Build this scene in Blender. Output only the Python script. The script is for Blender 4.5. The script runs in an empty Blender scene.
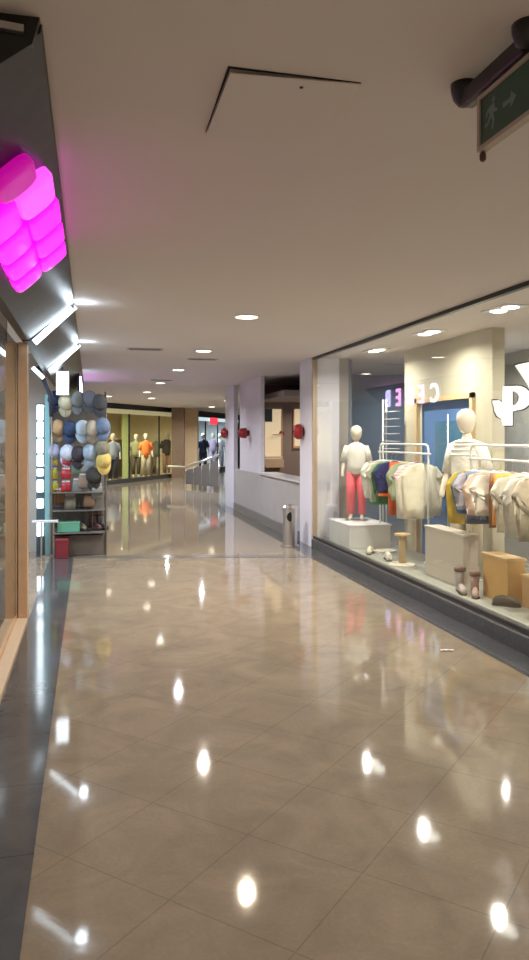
import bpy, bmesh, math, random
from mathutils import Vector, Matrix, noise
random.seed(7)
SC = bpy.context.scene
COL = SC.collection
PI = math.pi
EYE = 1.6
TH = math.radians(13.1)
# ------------------------------------------------------------------ camera
cd = bpy.data.cameras.new('camera')
cd.sensor_fit = 'VERTICAL'; cd.sensor_height = 36; cd.lens = 750/960*36
cd.shift_y = -43/960; cd.clip_end = 200; cd.clip_start = .05
cam = bpy.data.objects.new('camera', cd); COL.objects.link(cam)
cam.location = (0, 0, EYE); cam.rotation_euler = (PI/2, 0, -TH)
SC.camera = cam
# ------------------------------------------------------------------ view and world
SC.view_settings.view_transform = 'Standard'
SC.view_settings.look = 'None'
SC.view_settings.gamma = 1
SC.view_settings.use_curve_mapping = False
SC.view_settings.exposure = 0.62
w = bpy.data.worlds.new('world'); SC.world = w; w.use_nodes = True
w.node_tree.nodes['Background'].inputs[0].default_value = (.80, .72, .62, 1)
w.node_tree.nodes['Background'].inputs[1].default_value = .6

def area(name, loc, size, power, col=(1, 1, 1), rot=(0, 0, 0), sy=None, spread=None, shape=None):
    l = bpy.data.lights.new(name, 'AREA'); l.energy = power; l.color = col; l.size = size
    if sy: l.shape = 'RECTANGLE'; l.size_y = sy
    if shape: l.shape = shape
    if spread: l.spread = math.radians(spread)
    o = bpy.data.objects.new(name, l); COL.objects.link(o)
    o.location = loc; o.rotation_euler = rot
    return o
CEIL = 2.75
def lamps(name, pts, power, col, z=2.68, size=.055):
    for x, y in pts: area(name, (x, y, z), size, power/len(pts), col, shape='DISK', spread=165)
# shop interior light (its own small ceiling lights)
lamps('shop_ceiling_light', [(3.55, 9.3), (3.55, 7.6), (3.55, 6.03), (3.55, 4.4), (3.55, 2.7), (3.6, 1.0)], 125, (1, .94, .84))
lamps('shop_ceiling_light', [(5.0, 6.6), (5.0, 4.8), (4.9, 8.2)], 60, (1, .95, .86))
lamps('shop_ceiling_light', [(4.9, 10.9), (5.6, 12.0), (4.6, 8.4)], 34, (.85, .92, 1))
# unseen lamps added in the hall behind the photographer for ambient bounce
lamps('hall_fill_light', [(.5, -2), (2.2, -2), (.5, -4.5), (2.2, -4.5)], 130, (1, .84, .70))
# the left stalls
lamps('stall_ceiling_light', [(-1.15, 7.8), (-1.15, 9.4)], 44, (.72, .86, 1), z=2.45)
lamps('stall_ceiling_light', [(-1.2, 12.0), (-1.2, 14)], 30, (.85, .82, 1), z=2.45)
lamps('booth_ceiling_light', [(-1.4, 3.6), (-1.4, 5.6)], 36, (1, .93, .85), z=2.5)
# far hall, far shops and stairwell
lamps('far_shop_light', [(-.5, 26.4), (1.2, 28.9)], 130, (1, .95, .66), z=2.6)
lamps('far_shop_light', [(4.8, 35.2), (5.8, 37.4)], 130, (.78, .92, 1), z=2.6)
lamps('far_hall_light', [(7, 22), (8, 27), (3.0, 20.5), (2.5, 25)], 150, (.86, .92, 1))
lamps('stairwell_light', [(4.3, 13.2), (4.6, 14.9)], 22, (1, .85, .75), z=2.33)

# ------------------------------------------------------------------ materials
MATS = {}
def nodes_of(name):
    m = bpy.data.materials.new(name); m.use_nodes = True
    return m, m.node_tree.nodes, m.node_tree.links, m.node_tree.nodes['Principled BSDF']
def mat(name, col, rough=.6, metal=0, var=.08, scale=8, bump=0, spec=.5, coat=0, emit=None, es=0):
    if name in MATS: return MATS[name]
    m, N, L, b = nodes_of(name)
    c = (*col, 1)
    tc = N.new('ShaderNodeTexCoord'); nz = N.new('ShaderNodeTexNoise'); nz.inputs['Scale'].default_value = scale
    nz.inputs['Detail'].default_value = 4
    L.new(tc.outputs['Object'], nz.inputs['Vector'])
    mx = N.new('ShaderNodeMix'); mx.data_type = 'RGBA'
    mx.inputs[6].default_value = tuple(v*(1-var) for v in col)+(1,)
    mx.inputs[7].default_value = tuple(min(1, v*(1+var)) for v in col)+(1,)
    L.new(nz.outputs['Fac'], mx.inputs[0]); L.new(mx.outputs[2], b.inputs['Base Color'])
    b.inputs['Roughness'].default_value = rough; b.inputs['Metallic'].default_value = metal
    b.inputs['Specular IOR Level'].default_value = spec; b.inputs['Coat Weight'].default_value = coat
    if bump:
        bp = N.new('ShaderNodeBump'); bp.inputs['Strength'].default_value = bump; bp.inputs['Distance'].default_value = .02
        L.new(nz.outputs['Fac'], bp.inputs['Height']); L.new(bp.outputs['Normal'], b.inputs['Normal'])
    if emit:
        b.inputs['Emission Color'].default_value = (*emit, 1); b.inputs['Emission Strength'].default_value = es
    MATS[name] = m
    return m
def glass(name, tint=(1, 1, 1), ior=1.45, extra=0.0, rough=0.0):
    m, N, L, b = nodes_of(name)
    N.remove(b)
    out = N['Material Output']
    tr = N.new('ShaderNodeBsdfTransparent'); tr.inputs[0].default_value = (*tint, 1)
    gl = N.new('ShaderNodeBsdfGlossy'); gl.inputs['Roughness'].default_value = rough
    fr = N.new('ShaderNodeFresnel'); ge = N.new('ShaderNodeNewGeometry'); im = N.new('ShaderNodeMapRange')
    im.inputs['To Min'].default_value = ior; im.inputs['To Max'].default_value = 1/ior      # same reflectance on both faces of the pane
    L.new(ge.outputs['Backfacing'], im.inputs['Value']); L.new(im.outputs[0], fr.inputs['IOR'])
    ad = N.new('ShaderNodeMath'); ad.operation = 'MULTIPLY_ADD'; ad.use_clamp = True
    ad.inputs[1].default_value = 1.0; ad.inputs[2].default_value = extra
    L.new(fr.outputs[0], ad.inputs[0])
    mx = N.new('ShaderNodeMixShader'); L.new(ad.outputs[0], mx.inputs[0]); L.new(tr.outputs[0], mx.inputs[1]); L.new(gl.outputs[0], mx.inputs[2])
    L.new(mx.outputs[0], out.inputs['Surface'])
    MATS[name] = m
    return m
def emis(name, col, s):
    m, N, L, b = nodes_of(name)
    b.inputs['Base Color'].default_value = (*[c*.5 for c in col], 1); b.inputs['Roughness'].default_value = .3
    b.inputs['Emission Color'].default_value = (*col, 1); b.inputs['Emission Strength'].default_value = s
    MATS[name] = m
    return m
def stripes(name, c1, c2, scale):
    m, N, L, b = nodes_of(name)
    tc = N.new('ShaderNodeTexCoord'); wv = N.new('ShaderNodeTexWave'); wv.bands_direction = 'Z'; wv.inputs['Scale'].default_value = scale
    L.new(tc.outputs['Object'], wv.inputs['Vector'])
    cr = N.new('ShaderNodeValToRGB'); cr.color_ramp.interpolation = 'CONSTANT'
    cr.color_ramp.elements[0].color = (*c1, 1); cr.color_ramp.elements[1].position = .5; cr.color_ramp.elements[1].color = (*c2, 1)
    L.new(wv.outputs['Fac'], cr.inputs[0]); L.new(cr.outputs[0], b.inputs['Base Color'])
    b.inputs['Roughness'].default_value = .9
    return m
def floor_mat(name, c1, c2, joint, tile, ox=0, oy=0, rot=45, rough=.13, spec=.5):
    m, N, L, b = nodes_of(name)
    tc = N.new('ShaderNodeTexCoord'); mp = N.new('ShaderNodeMapping'); mp.vector_type = 'TEXTURE'
    mp.inputs['Rotation'].default_value = (0, 0, math.radians(rot)); mp.inputs['Location'].default_value = (ox, oy, 0)
    L.new(tc.outputs['Object'], mp.inputs['Vector'])
    br = N.new('ShaderNodeTexBrick'); br.offset = 0; br.inputs['Scale'].default_value = 1
    br.inputs['Brick Width'].default_value = tile; br.inputs['Row Height'].default_value = tile
    br.inputs['Mortar Size'].default_value = .0032; br.inputs['Mortar Smooth'].default_value = .2
    br.inputs['Color1'].default_value = (*c1, 1); br.inputs['Color2'].default_value = (*c2, 1); br.inputs['Mortar'].default_value = (*joint, 1)
    L.new(mp.outputs[0], br.inputs['Vector'])
    nz = N.new('ShaderNodeTexNoise'); nz.inputs['Scale'].default_value = 2.6; nz.inputs['Detail'].default_value = 9; nz.inputs['Roughness'].default_value = .62; nz.inputs['Distortion'].default_value = 1.2
    L.new(tc.outputs['Object'], nz.inputs['Vector'])
    cr = N.new('ShaderNodeValToRGB'); cr.color_ramp.elements[0].position = .3; cr.color_ramp.elements[0].color = (.82, .82, .82, 1)
    cr.color_ramp.elements[1].position = .7; cr.color_ramp.elements[1].color = (1.14, 1.12, 1.08, 1)
    L.new(nz.outputs['Fac'], cr.inputs[0])
    n2 = N.new('ShaderNodeTexNoise'); n2.inputs['Scale'].default_value = 60; n2.inputs['Detail'].default_value = 3
    L.new(tc.outputs['Object'], n2.inputs['Vector'])
    c2r = N.new('ShaderNodeValToRGB'); c2r.color_ramp.elements[0].color = (.88, .88, .88, 1); c2r.color_ramp.elements[1].color = (1.1, 1.1, 1.1, 1)
    L.new(n2.outputs['Fac'], c2r.inputs[0])
    mx = N.new('ShaderNodeMix'); mx.data_type = 'RGBA'; mx.blend_type = 'MULTIPLY'; mx.inputs[0].default_value = 1
    L.new(br.outputs['Color'], mx.inputs[6]); L.new(cr.outputs[0], mx.inputs[7])
    m2 = N.new('ShaderNodeMix'); m2.data_type = 'RGBA'; m2.blend_type = 'MULTIPLY'; m2.inputs[0].default_value = 1
    L.new(mx.outputs[2], m2.inputs[6]); L.new(c2r.outputs[0], m2.inputs[7])
    L.new(m2.outputs[2], b.inputs['Base Color'])
    mr = N.new('ShaderNodeMapRange'); mr.inputs['To Min'].default_value = rough*.7; mr.inputs['To Max'].default_value = rough*1.5
    L.new(nz.outputs['Fac'], mr.inputs['Value']); L.new(mr.outputs[0], b.inputs['Roughness'])
    b.inputs['Specular IOR Level'].default_value = spec
    bp = N.new('ShaderNodeBump'); bp.inputs['Strength'].default_value = .03; bp.inputs['Distance'].default_value = .01
    L.new(nz.outputs['Fac'], bp.inputs['Height']); L.new(bp.outputs[0], b.inputs['Normal'])
    return m

M_ceil = mat('ceiling_paint', (.68, .625, .61), .85, var=.04, scale=.8, bump=.05)
M_floor = floor_mat('marble_tiles', (.272, .228, .176), (.28, .235, .182), (.215, .178, .14), .5, ox=-.087, oy=.124, rough=.045, spec=.4)
M_border = floor_mat('dark_granite', (.075, .08, .09), (.09, .095, .105), (.04, .04, .04), .6, rot=0, rough=.09)
M_curb = mat('granite_curb', (.085, .09, .10), .25, var=.35, scale=30)
M_beige = mat('beige_frame', (.55, .44, .33), .45, var=.06)
M_black = mat('black_metal', (.015, .015, .017), .35)
M_silver = mat('brushed_silver', (.62, .61, .60), .28, 1, var=.05, scale=40)
M_white = mat('white_paint', (.78, .77, .78), .55, var=.03)
M_colm = mat('column_paint', (.74, .74, .84), .55, var=.03, scale=3)
M_tan = mat('tan_laminate', (.58, .37, .23), .45, var=.12, scale=12)
M_tanlt = mat('pale_tan_laminate', (.68, .50, .32), .45, var=.10, scale=12)
M_fascia = mat('dark_glossy_fascia', (.040, .036, .040), .36, var=.35, scale=5, bump=.12, spec=.3)
M_glass = glass('shop_glass', (.97, .985, .97), ior=1.34, extra=.01)
M_led = emis('white_led', (.78, .91, 1), 4.5)
M_ledsoft = emis('white_light_panel', (.80, .92, 1), 3.5)
M_lamp = emis('warm_lamp', (1, .88, .70), 6)
M_shoplamp = emis('shop_lamp', (1, .97, .9), 9)
M_pink = emis('magenta_neon', (1, .004, .72), .95)
M_pinkdim = emis('dim_magenta_neon', (.70, .004, .42), .42)
M_pinkhot = emis('pale_magenta_neon', (1, .07, .80), 1.1)

# ------------------------------------------------------------------ geometry helpers
def new_obj(name, bm, m, parent=None, smooth=False, loc=None, bevel=0):
    me = bpy.data.meshes.new(name)
    bmesh.ops.recalc_face_normals(bm, faces=bm.faces[:])
    bm.to_mesh(me); bm.free()
    if smooth:
        for p in me.polygons: p.use_smooth = True
    if m: me.materials.append(m)
    o = bpy.data.objects.new(name, me); COL.objects.link(o)
    if parent: o.parent = parent
    if loc is not None: o.location = loc
    if bevel:
        bv = o.modifiers.new('bevel', 'BEVEL'); bv.width = bevel; bv.segments = 2; bv.limit_method = 'ANGLE'
    return o
def a_box(bm, x0, x1, y0, y1, z0, z1, mtx=None):
    vs = [bm.verts.new((x, y, z)) for x in (x0, x1) for y in (y0, y1) for z in (z0, z1)]
    for f in ((0, 1, 3, 2), (4, 6, 7, 5), (0, 4, 5, 1), (2, 3, 7, 6), (0, 2, 6, 4), (1, 5, 7, 3)):
        bm.faces.new([vs[i] for i in f])
    if mtx is not None:
        for v in vs: v.co = mtx @ v.co
def boxes(*bs):
    bm = bmesh.new()
    for b in bs: a_box(bm, *b)
    return bm
def a_tube(bm, pts, r, seg=10, cap=True):
    pts = [Vector(p) for p in pts]; rings = []
    rs = r if isinstance(r, (list, tuple)) else [r]*len(pts)
    prev = None
    for i, p in enumerate(pts):
        d = (pts[min(i+1, len(pts)-1)] - pts[max(i-1, 0)])
        d.normalize()
        if prev is None:
            a = d.orthogonal().normalized()
        else:
            a = (prev - d*prev.dot(d)).normalized()
        prev = a; b = d.cross(a)
        rings.append([bm.verts.new(p + (a*math.cos(t*2*PI/seg)+b*math.sin(t*2*PI/seg))*rs[i]) for t in range(seg)])
    for i in range(len(rings)-1):
        for k in range(seg):
            bm.faces.new((rings[i][k], rings[i][(k+1) % seg], rings[i+1][(k+1) % seg], rings[i+1][k]))
    if cap:
        bm.faces.new(rings[0][::-1]); bm.faces.new(rings[-1])
def a_lathe(bm, prof, seg=24, mtx=None):
    """prof: (r, z) points"""
    rings = []
    for r, z in prof:
        if r < 1e-5: rings.append([bm.verts.new((0, 0, z))])
        else: rings.append([bm.verts.new((r*math.cos(k*2*PI/seg), r*math.sin(k*2*PI/seg), z)) for k in range(seg)])
    for i in range(len(rings)-1):
        a, b = rings[i], rings[i+1]
        for k in range(seg):
            q = (k+1) % seg
            if len(a) == 1 and len(b) == 1: continue
            if len(a) == 1: bm.faces.new((a[0], b[q], b[k]))
            elif len(b) == 1: bm.faces.new((a[k], a[q], b[0]))
            else: bm.faces.new((a[k], a[q], b[q], b[k]))
    if len(rings[0]) > 1: bm.faces.new(rings[0][::-1])
    if len(rings[-1]) > 1: bm.faces.new(rings[-1])
    if mtx is not None:
        for r in rings:
            for v in r: v.co = mtx @ v.co
def a_prism(bm, poly, d, mtx=None):
    """poly in XZ plane, extruded along Y by d"""
    n = len(poly)
    f = [bm.verts.new((x, 0, z)) for x, z in poly]; b = [bm.verts.new((x, d, z)) for x, z in poly]
    bm.faces.new(f); bm.faces.new(b[::-1])
    for i in range(n): bm.faces.new((f[i], b[i], b[(i+1) % n], f[(i+1) % n]))
    if mtx is not None:
        for v in f+b: v.co = mtx @ v.co
def loft(bm, rings_spec, seg=20, power=2.0, mtx=None):
    """rings_spec: (cx, cy, z, rx, ry)"""
    rings = []
    for cx, cy, z, rx, ry in rings_spec:
        ring = []
        for k in range(seg):
            t = k*2*PI/seg; c, s = math.cos(t), math.sin(t)
            e = 2/power
            ring.append(bm.verts.new((cx+rx*math.copysign(abs(c)**e, c), cy+ry*math.copysign(abs(s)**e, s), z)))
        rings.append(ring)
    for i in range(len(rings)-1):
        for k in range(seg):
            bm.faces.new((rings[i][k], rings[i][(k+1) % seg], rings[i+1][(k+1) % seg], rings[i+1][k]))
    bm.faces.new(rings[0][::-1]); bm.faces.new(rings[-1])
    if mtx is not None:
        for r in rings:
            for v in r: v.co = mtx @ v.co
def tag(o, label, cat, group=None, kind=None):
    o['label'] = label; o['category'] = cat
    if group: o['group'] = group
    if kind: o['kind'] = kind
    return o
def thing(name, label, cat, loc=(0, 0, 0), rz=0, group=None, rot=None):
    o = bpy.data.objects.new(name, None); o.empty_display_size = .1; COL.objects.link(o)
    o.location = loc; o.rotation_euler = rot or (0, 0, rz)
    return tag(o, label, cat, group)
def struct(name, bm, m, label=None, parent=None, **k):
    o = new_obj(name, bm, m, parent, **k)
    if parent is None:
        o['kind'] = 'structure'
        o['label'] = label or name.replace('_', ' '); o['category'] = name.split('_')[0]
    return o
def sthing(name, label, loc=(0, 0, 0), rz=0):
    o = thing(name, label, name.split('_')[0], loc, rz); o['kind'] = 'structure'; return o
def copy_tree(o, parent=None):
    c = o.copy(); COL.objects.link(c)
    if parent is not None: c.parent = parent
    for ch in [x for x in list(o.children)]: copy_tree(ch, c)
    return c
def ray(px, py):
    u = (px-264.5)/750; v = (437-py)/750
    return Vector((math.cos(TH)*u+math.sin(TH), -math.sin(TH)*u+math.cos(TH), v))
def onX(px, py, X):        # point of the plane x = X
    r = ray(px, py); t = X/r.x
    return Vector((X, r.y*t, EYE+r.z*t))
def atT(px, py, t):
    r = ray(px, py)*t
    return Vector((r.x, r.y, EYE+r.z))

# ================================================================== SETTING
struct('floor', boxes((-4, 14, -8, 46, -.1, 0)), M_floor, 'beige polished marble tile floor of the mall hall')
WL, WR = -.13, 3.12
struct('trim_1', boxes((-.52, -.21, -8, 17, 0, .003)), M_border, 'dark granite border strip of the floor along the left shops')
struct('trim_2', boxes((2.85, 3.12, -8, 17.5, 0, .003)), M_border, 'dark granite border strip of the floor along the right shop window')
m = Matrix.Translation((1.3, 10.0, 0)) @ Matrix.Rotation(math.radians(-12), 4, 'Z')
bm = bmesh.new(); a_box(bm, -1.6, 1.62, -.10, .10, .0, .0025, m)
struct('trim_3', bm, mat('grey_granite', (.13, .13, .135), .15, var=.2, scale=30), 'dark thin granite strip crossing the floor')
# ceiling with a hole-free slab
struct('ceiling', boxes((-.14, 14, -8, 46, CEIL, CEIL+.1), (-4, -.14, -8, 46, CEIL, CEIL+.1)), M_ceil, 'plain beige painted hall ceiling')
struct('wall_back', boxes((-4, 14, -8.1, -8, 0, CEIL)), mat('back_wall_paint', (.5, .45, .4), .8), 'hall end wall behind the photographer')
struct('wall_far', boxes((-4, 14, 46, 46.1, 0, CEIL)), mat('far_wall_paint', (.4, .38, .36), .8), 'distant end wall of the mall')
struct('wall_left', boxes((-4.1, -4, -8, 46, 0, CEIL)), mat('left_wall_paint', (.45, .42, .40), .8), 'outer wall behind the left shops')
struct('wall_right', boxes((14, 14.1, -8, 46, 0, CEIL)), mat('right_wall_paint', (.45, .42, .40), .8), 'outer wall behind the right side of the mall')

# ---- right shop shell
G = 3.16
SY0, SY1 = -1.0, 10.42
struct('trim_4', boxes((3.12, 3.30, SY0, SY1, 0, .125)), M_curb, 'dark granite curb under the right shop window', bevel=.004)
wf = sthing('window_1', 'large clothes shop display window on the right with thin black and silver frame')
new_obj('bottom_frame', boxes((3.125, 3.142, SY0, SY1, .1255, .134)), M_silver, wf)
new_obj('bottom_channel', boxes((3.143, 3.175, SY0, SY1, .1255, .168)), M_black, wf)
new_obj('top_frame', boxes((3.135, 3.185, SY0, SY1, CEIL-.035, CEIL-.001)), M_black, wf)
new_obj('side_frame', boxes((3.13, 3.20, SY1-.05, SY1, .17, CEIL-.036)), M_beige, wf)
new_obj('glass_pane', boxes((G, G+.008, SY0, SY1-.05, .168, CEIL-.036)), M_glass, wf)
M_plat = mat('display_platform', (.36, .37, .33), .35, var=.06)
struct('trim_5', boxes((3.30, 4.05, SY0, 10.42, 0, .14)), M_plat, 'pale grey display platform inside the right shop window', bevel=.004)
M_cream = mat('cream_wall', (.50, .46, .35), .7, var=.04, scale=2)
M_bluewall = mat('slate_blue_wall', (.22, .27, .34), .6, var=.06, scale=2)
M_greywall = mat('warm_grey_wall', (.36, .34, .29), .6, var=.08, scale=3)
struct('wall_shop_return', boxes((3.20, 3.70, 10.45, 10.6, 0, CEIL)), mat('beige_shop_wall', (.36, .33, .31), .6, var=.05), 'beige side wall at the far end of the display window')
struct('wall_shop_far', boxes((3.80, 9, 13.0, 13.1, 0, CEIL), (3.76, 3.80, 10.6, 13.1, 0, CEIL)), M_bluewall, 'slate blue far wall of the clothes shop')
struct('wall_shop_back', boxes((8.0, 8.1, -1, 13, 0, CEIL)), M_greywall, 'warm grey back wall of the clothes shop')
struct('wall_shop_near', boxes((3.2, 8.1, -1.1, -1, 0, CEIL)), M_greywall, 'near side wall of the clothes shop')
# cream pillar with blue doorway
D0, D1, DT = 7.46, 8.95, 2.09
struct('wall_shop_pillar', boxes((4.10, 4.24, D1, 9.35, 0, CEIL-.001), (4.10, 4.24, 7.1, D0, 0, CEIL-.001), (4.10, 4.24, D0, D1, DT, CEIL-.001)), M_cream, 'cream pillar wall with a doorway inside the clothes shop')
struct('wall_shop_grey', boxes((5.6, 5.7, -.9, 9.9, 0, CEIL-.001)), M_greywall, 'grey wall behind the logo inside the clothes shop')
dr = sthing('door_1', 'blue inner door in a pale wood frame inside the clothes shop')
M_wood = mat('pale_wood', (.66, .47, .25), .5, var=.12, scale=6)
new_obj('door_frame', boxes((4.06, 4.11, D0, D0+.06, .14, DT), (4.06, 4.11, D1-.06, D1, .14, DT), (4.06, 4.11, D0, D1, DT-.06, DT)), M_wood, dr)
new_obj('door_leaf', boxes((4.14, 4.18, D0+.06, D1-.06, 0, DT-.06)), mat('blue_door', (.10, .22, .48), .4, var=.05), dr)
new_obj('door_glass', boxes((4.125, 4.139, D0+.2, D1-.45, .9, DT-.3)), mat('blue_door_glass', (.08, .20, .32), .1, var=.3, scale=3), dr)
new_obj('door_handle', boxes((4.10, 4.139, D1-.4, D1-.37, .9, 1.25)), M_silver, dr)

# ---- columns and the parapet on the right
M_wallg = mat('pale_grey_wall', (.66, .64, .68), .7, var=.04)
M_kerb = mat('kerb_stone', (.20, .20, .205), .3, var=.25, scale=20)
struct('wall_column_near', boxes((3.125, 3.55, 10.43, 11.05, 0, CEIL-.001)), M_colm, 'tall white column at the end of the shop window', bevel=.008)
struct('wall_column_far', boxes((3.10, 3.2, 16.35, 17.4, 0, CEIL-.001)), M_colm, 'white column at the far end of the parapet', bevel=.008)
struct('wall_pier', boxes((3.125, 3.20, 13.75, 15.75, .9, CEIL-.001)), M_wallg, 'pale grey wall pier standing on the parapet', bevel=.005)
struct('wall_parapet', boxes((3.125, 3.40, 11.055, 16.34, 0, .9)), mat('parapet_stone', (.42, .41, .40), .5, var=.1, scale=4), 'low grey parapet wall between the two white columns', bevel=.006)
struct('trim_6', boxes((3.09, 3.42, 11.06, 13.74, .9, .94)), mat('parapet_cap', (.60, .59, .60), .3, var=.05), 'pale stone capping on the low parapet', bevel=.004)
struct('baseboard_right', boxes((3.095, 3.122, 11.06, 16.33, 0, .16)), M_kerb, 'dark stone skirting along the low parapet')
M_brown = mat('brown_wall', (.30, .235, .20), .7, var=.06, scale=3)
struct('wall_stairwell', boxes((3.2, 8, 16.0, 16.12, 0, CEIL-.001), (8, 8.1, 13.2, 16.1, 0, CEIL-.001)), M_brown, 'brown wall across the stairwell opening')
struct('trim_7', boxes((3.46, 8, 13.3, 15.98, 2.36, 2.46)), mat('brown_soffit', (.34, .28, .26), .8), 'brown soffit above the stairwell opening')
for i, (a, b, t0, t1) in enumerate(((264.5, 281, 409, 459), (294, 312, 409, 446))):
    p0 = ray(a, t0); p1 = ray(b, t1); s0 = 15.98/p0.y; s1 = 15.98/p1.y
    wn = sthing('window_%d' % (i+2), ('warmly lit shop opening beyond the parapet', 'narrow warmly lit opening beside the near column')[i])
    x0, x1, z1, z0 = p0.x*s0, p1.x*s1, EYE+p0.z*s0, EYE+p1.z*s1
    new_obj('lit_panel', boxes((x0, x1, 15.97, 15.99, z0, z1)), emis('warm_shop_window_%d' % i, (1, .80, .50), .32), wn)
    new_obj('window_frame', boxes((x0-.03, x0, 15.94, 15.99, z0, z1), (x1, x1+.03, 15.94, 15.99, z0, z1), (x0-.03, x1+.03, 15.94, 15.99, z0-.05, z0)), M_tan, wn)
    if i == 0:
        new_obj('shelf', boxes((x0, x1, 15.80, 15.96, z0+.02, z0+.06), (x0+.18, x1, 15.85, 15.96, z0+.52, z0+.55)), mat('shelf_cream', (.7, .6, .45), .5), wn)
        new_obj('dark_panel', boxes((x0, x0+.16, 15.92, 15.96, z1-.28, z1)), M_black, wn)
        new_obj('counter', boxes((x0, x1, 15.72, 15.95, .94, z0)), M_tanlt, wn)

# ---- left shops: slanted fascia
def fascia(name, y0, y1, label):
    bm = bmesh.new()
    prof = [(WL, CEIL-.001), (WL-.004, CEIL-.025), (-.50, 2.41), (-.56, 2.41), (-.56, CEIL-.001)]
    f = [bm.verts.new((x, y0, z)) for x, z in prof]; b = [bm.verts.new((x, y1, z)) for x, z in prof]
    n = len(prof); bm.faces.new(f); bm.faces.new(b[::-1])
    for i in range(n): bm.faces.new((f[i], b[i], b[(i+1) % n], f[(i+1) % n]))
    return struct(name, bm, M_fascia, label)
fascia('trim_8', 2.175, 6.55, 'dark glossy slanted fascia over the nearest left shop')
fascia('trim_9', 6.62, 9.25, 'dark slanted fascia between the two white light tubes')
fascia('trim_10', 9.32, 17.0, 'dark slanted fascia over the farther left shops')
bm = bmesh.new(); a_prism(bm, [(WL-.004, CEIL-.001), (WL-.024, CEIL-.075), (-.51, 2.40), (-.56, 2.40), (-.56, CEIL-.001)], .03, Matrix.Translation((0, 2.14, 0)))
struct('trim_11', bm, M_black, 'black end plate of the left fascia at the ceiling')
# door posts and glass of the nearest left shop
d2 = sthing('door_2', 'tan framed glass front of the nearest left shop')
new_obj('door_post', boxes((-.605, -.53, 6.80, 6.95, 0, 2.42)), M_tan, d2, bevel=.004)
new_obj('door_post', boxes((-.715, -.615, 6.82, 6.95, 0, 2.42)), M_tanlt, d2, bevel=.004)
new_obj('glass_pane', boxes((-.628, -.620, 1.0, 6.81, .06, 2.41)), M_glass, d2)
new_obj('threshold', boxes((-.615, -.525, 1.0, 6.79, 0, .035)), M_beige, d2)
new_obj('bottom_rail', boxes((-.64, -.616, 1.0, 6.79, .0, .06)), M_tan, d2)
struct('wall_left_shop', boxes((-2.6, -2.5, -1, 17, 0, CEIL), (-2.5, -.72, 6.96, 7.05, 0, CEIL), (-2.5, -.6, 10.9, 11.0, 0, CEIL), (-2.5, -.56, .8, .9, 0, CEIL), (-.6, -.56, -8, .9, 0, CEIL)), mat('left_shop_wall', (.62, .58, .54), .7), 'pale inner walls of the left shops')

# ================================================================== LIGHT FITTINGS
def downlight(label, x, y, r=.085, group='round downlights in the hall ceiling', power=34, light=True):
    lc = (1, .82, .62) if y < 8 else (1, .90, .80) if y < 11 else (.90, .93, 1)
    t = thing('downlight', label, 'ceiling light', (x, y, CEIL), 0, group)
    bm = bmesh.new(); a_lathe(bm, [(r*1.25, 0), (r*1.25, -.006), (r*1.0, -.012), (r*.98, -.002), (r*.98, 0)], 28)
    new_obj('trim_ring', bm, M_white, t, smooth=False)
    bm = bmesh.new(); a_lathe(bm, [(0, -.010), (r*.7, -.011), (r*.97, -.007), (r*.97, -.001)], 28)
    new_obj('lamp_disc', bm, M_lamp, t, smooth=True)
    if light:
        l = area('downlight_beam', (0, 0, -.02), r*.7, power, lc, spread=150, shape='DISK'); l.parent = t
    return t
downlight('large bright round downlight nearest the camera in the ceiling row', 1.455, 7.0, .105)
downlight('second round downlight in the row, beyond the largest one', 1.47, 9.9, .10)
downlight('third round downlight in the row from the camera', 1.47, 12.8, .10)
downlight('fourth round downlight in the row from the camera', 1.456, 16.0, .10)
downlight('fifth round downlight in the row, small and far', 1.42, 19.3, .10)
downlight('sixth far downlight, just below and right of the fifth', 1.77, 22.3, .11)
downlight('far downlight at the left above the cap rack', .50, 21.5, .10)
downlight('far downlight above the blue lit shop', 4.5, 28.2, .13)
downlight('far downlight beside the top of the far white column', 4.2, 23.3, .10)
def shop_spot(label, x, y):
    t = thing('twin_spotlight', label, 'ceiling light', (x, y, CEIL), 0, 'square twin spotlights in the shop ceiling')
    new_obj('spotlight_frame', boxes((-.12, .12, -.21, .21, -.012, 0)), M_white, t, bevel=.003)
    for s in (-.1, .1):
        bm = bmesh.new(); a_lathe(bm, [(0, -.020), (.05, -.020), (.075, -.013), (.075, -.012)], 20)
        o = new_obj('spotlight_lens', bm, M_shoplamp, t, smooth=True); o.location = (0, s, 0)
    return t
shop_spot('twin spotlight at the far end of the shop window ceiling', 3.68, 9.3)
shop_spot('middle twin spotlight in the shop ceiling, in front of the cream pillar', 3.62, 7.6)
shop_spot('nearest twin spotlight at the top right of the shop window', 3.60, 6.03)
shop_spot('spotlight of the clothes shop nearest the camera', 3.60, 4.4)
# light tubes on the slanted fascia
def tube(label, y, ya=0, s1=.37):
    t = thing('light_tube', label, 'light', (WL, y, CEIL-.02), 0, 'white light tubes on the slanted fascia')
    bm = bmesh.new(); a_tube(bm, [(-.0, 0, -.02), (-.325, ya, -.335)], .026, 12)
    new_obj('tube', bm, M_led, t, smooth=True)
    bm = bmesh.new(); a_tube(bm, [(.004, 0, -.015), (-.02, 0, -.035)], .030, 12); new_obj('end_cap', bm, M_white, t, smooth=True)
    l = bpy.data.lights.new('tube_glow', 'POINT'); l.energy = 1.5; l.color = (.75, .88, 1); l.shadow_soft_size = .05
    o = bpy.data.objects.new('tube_glow', l); COL.objects.link(o); o.parent = t; o.location = (.06, 0, -.06)
    return t
tube('nearer and longer of the two white diagonal light tubes on the left fascia', 6.585)
tube('farther of the two white diagonal light tubes on the left fascia', 9.285)
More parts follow.
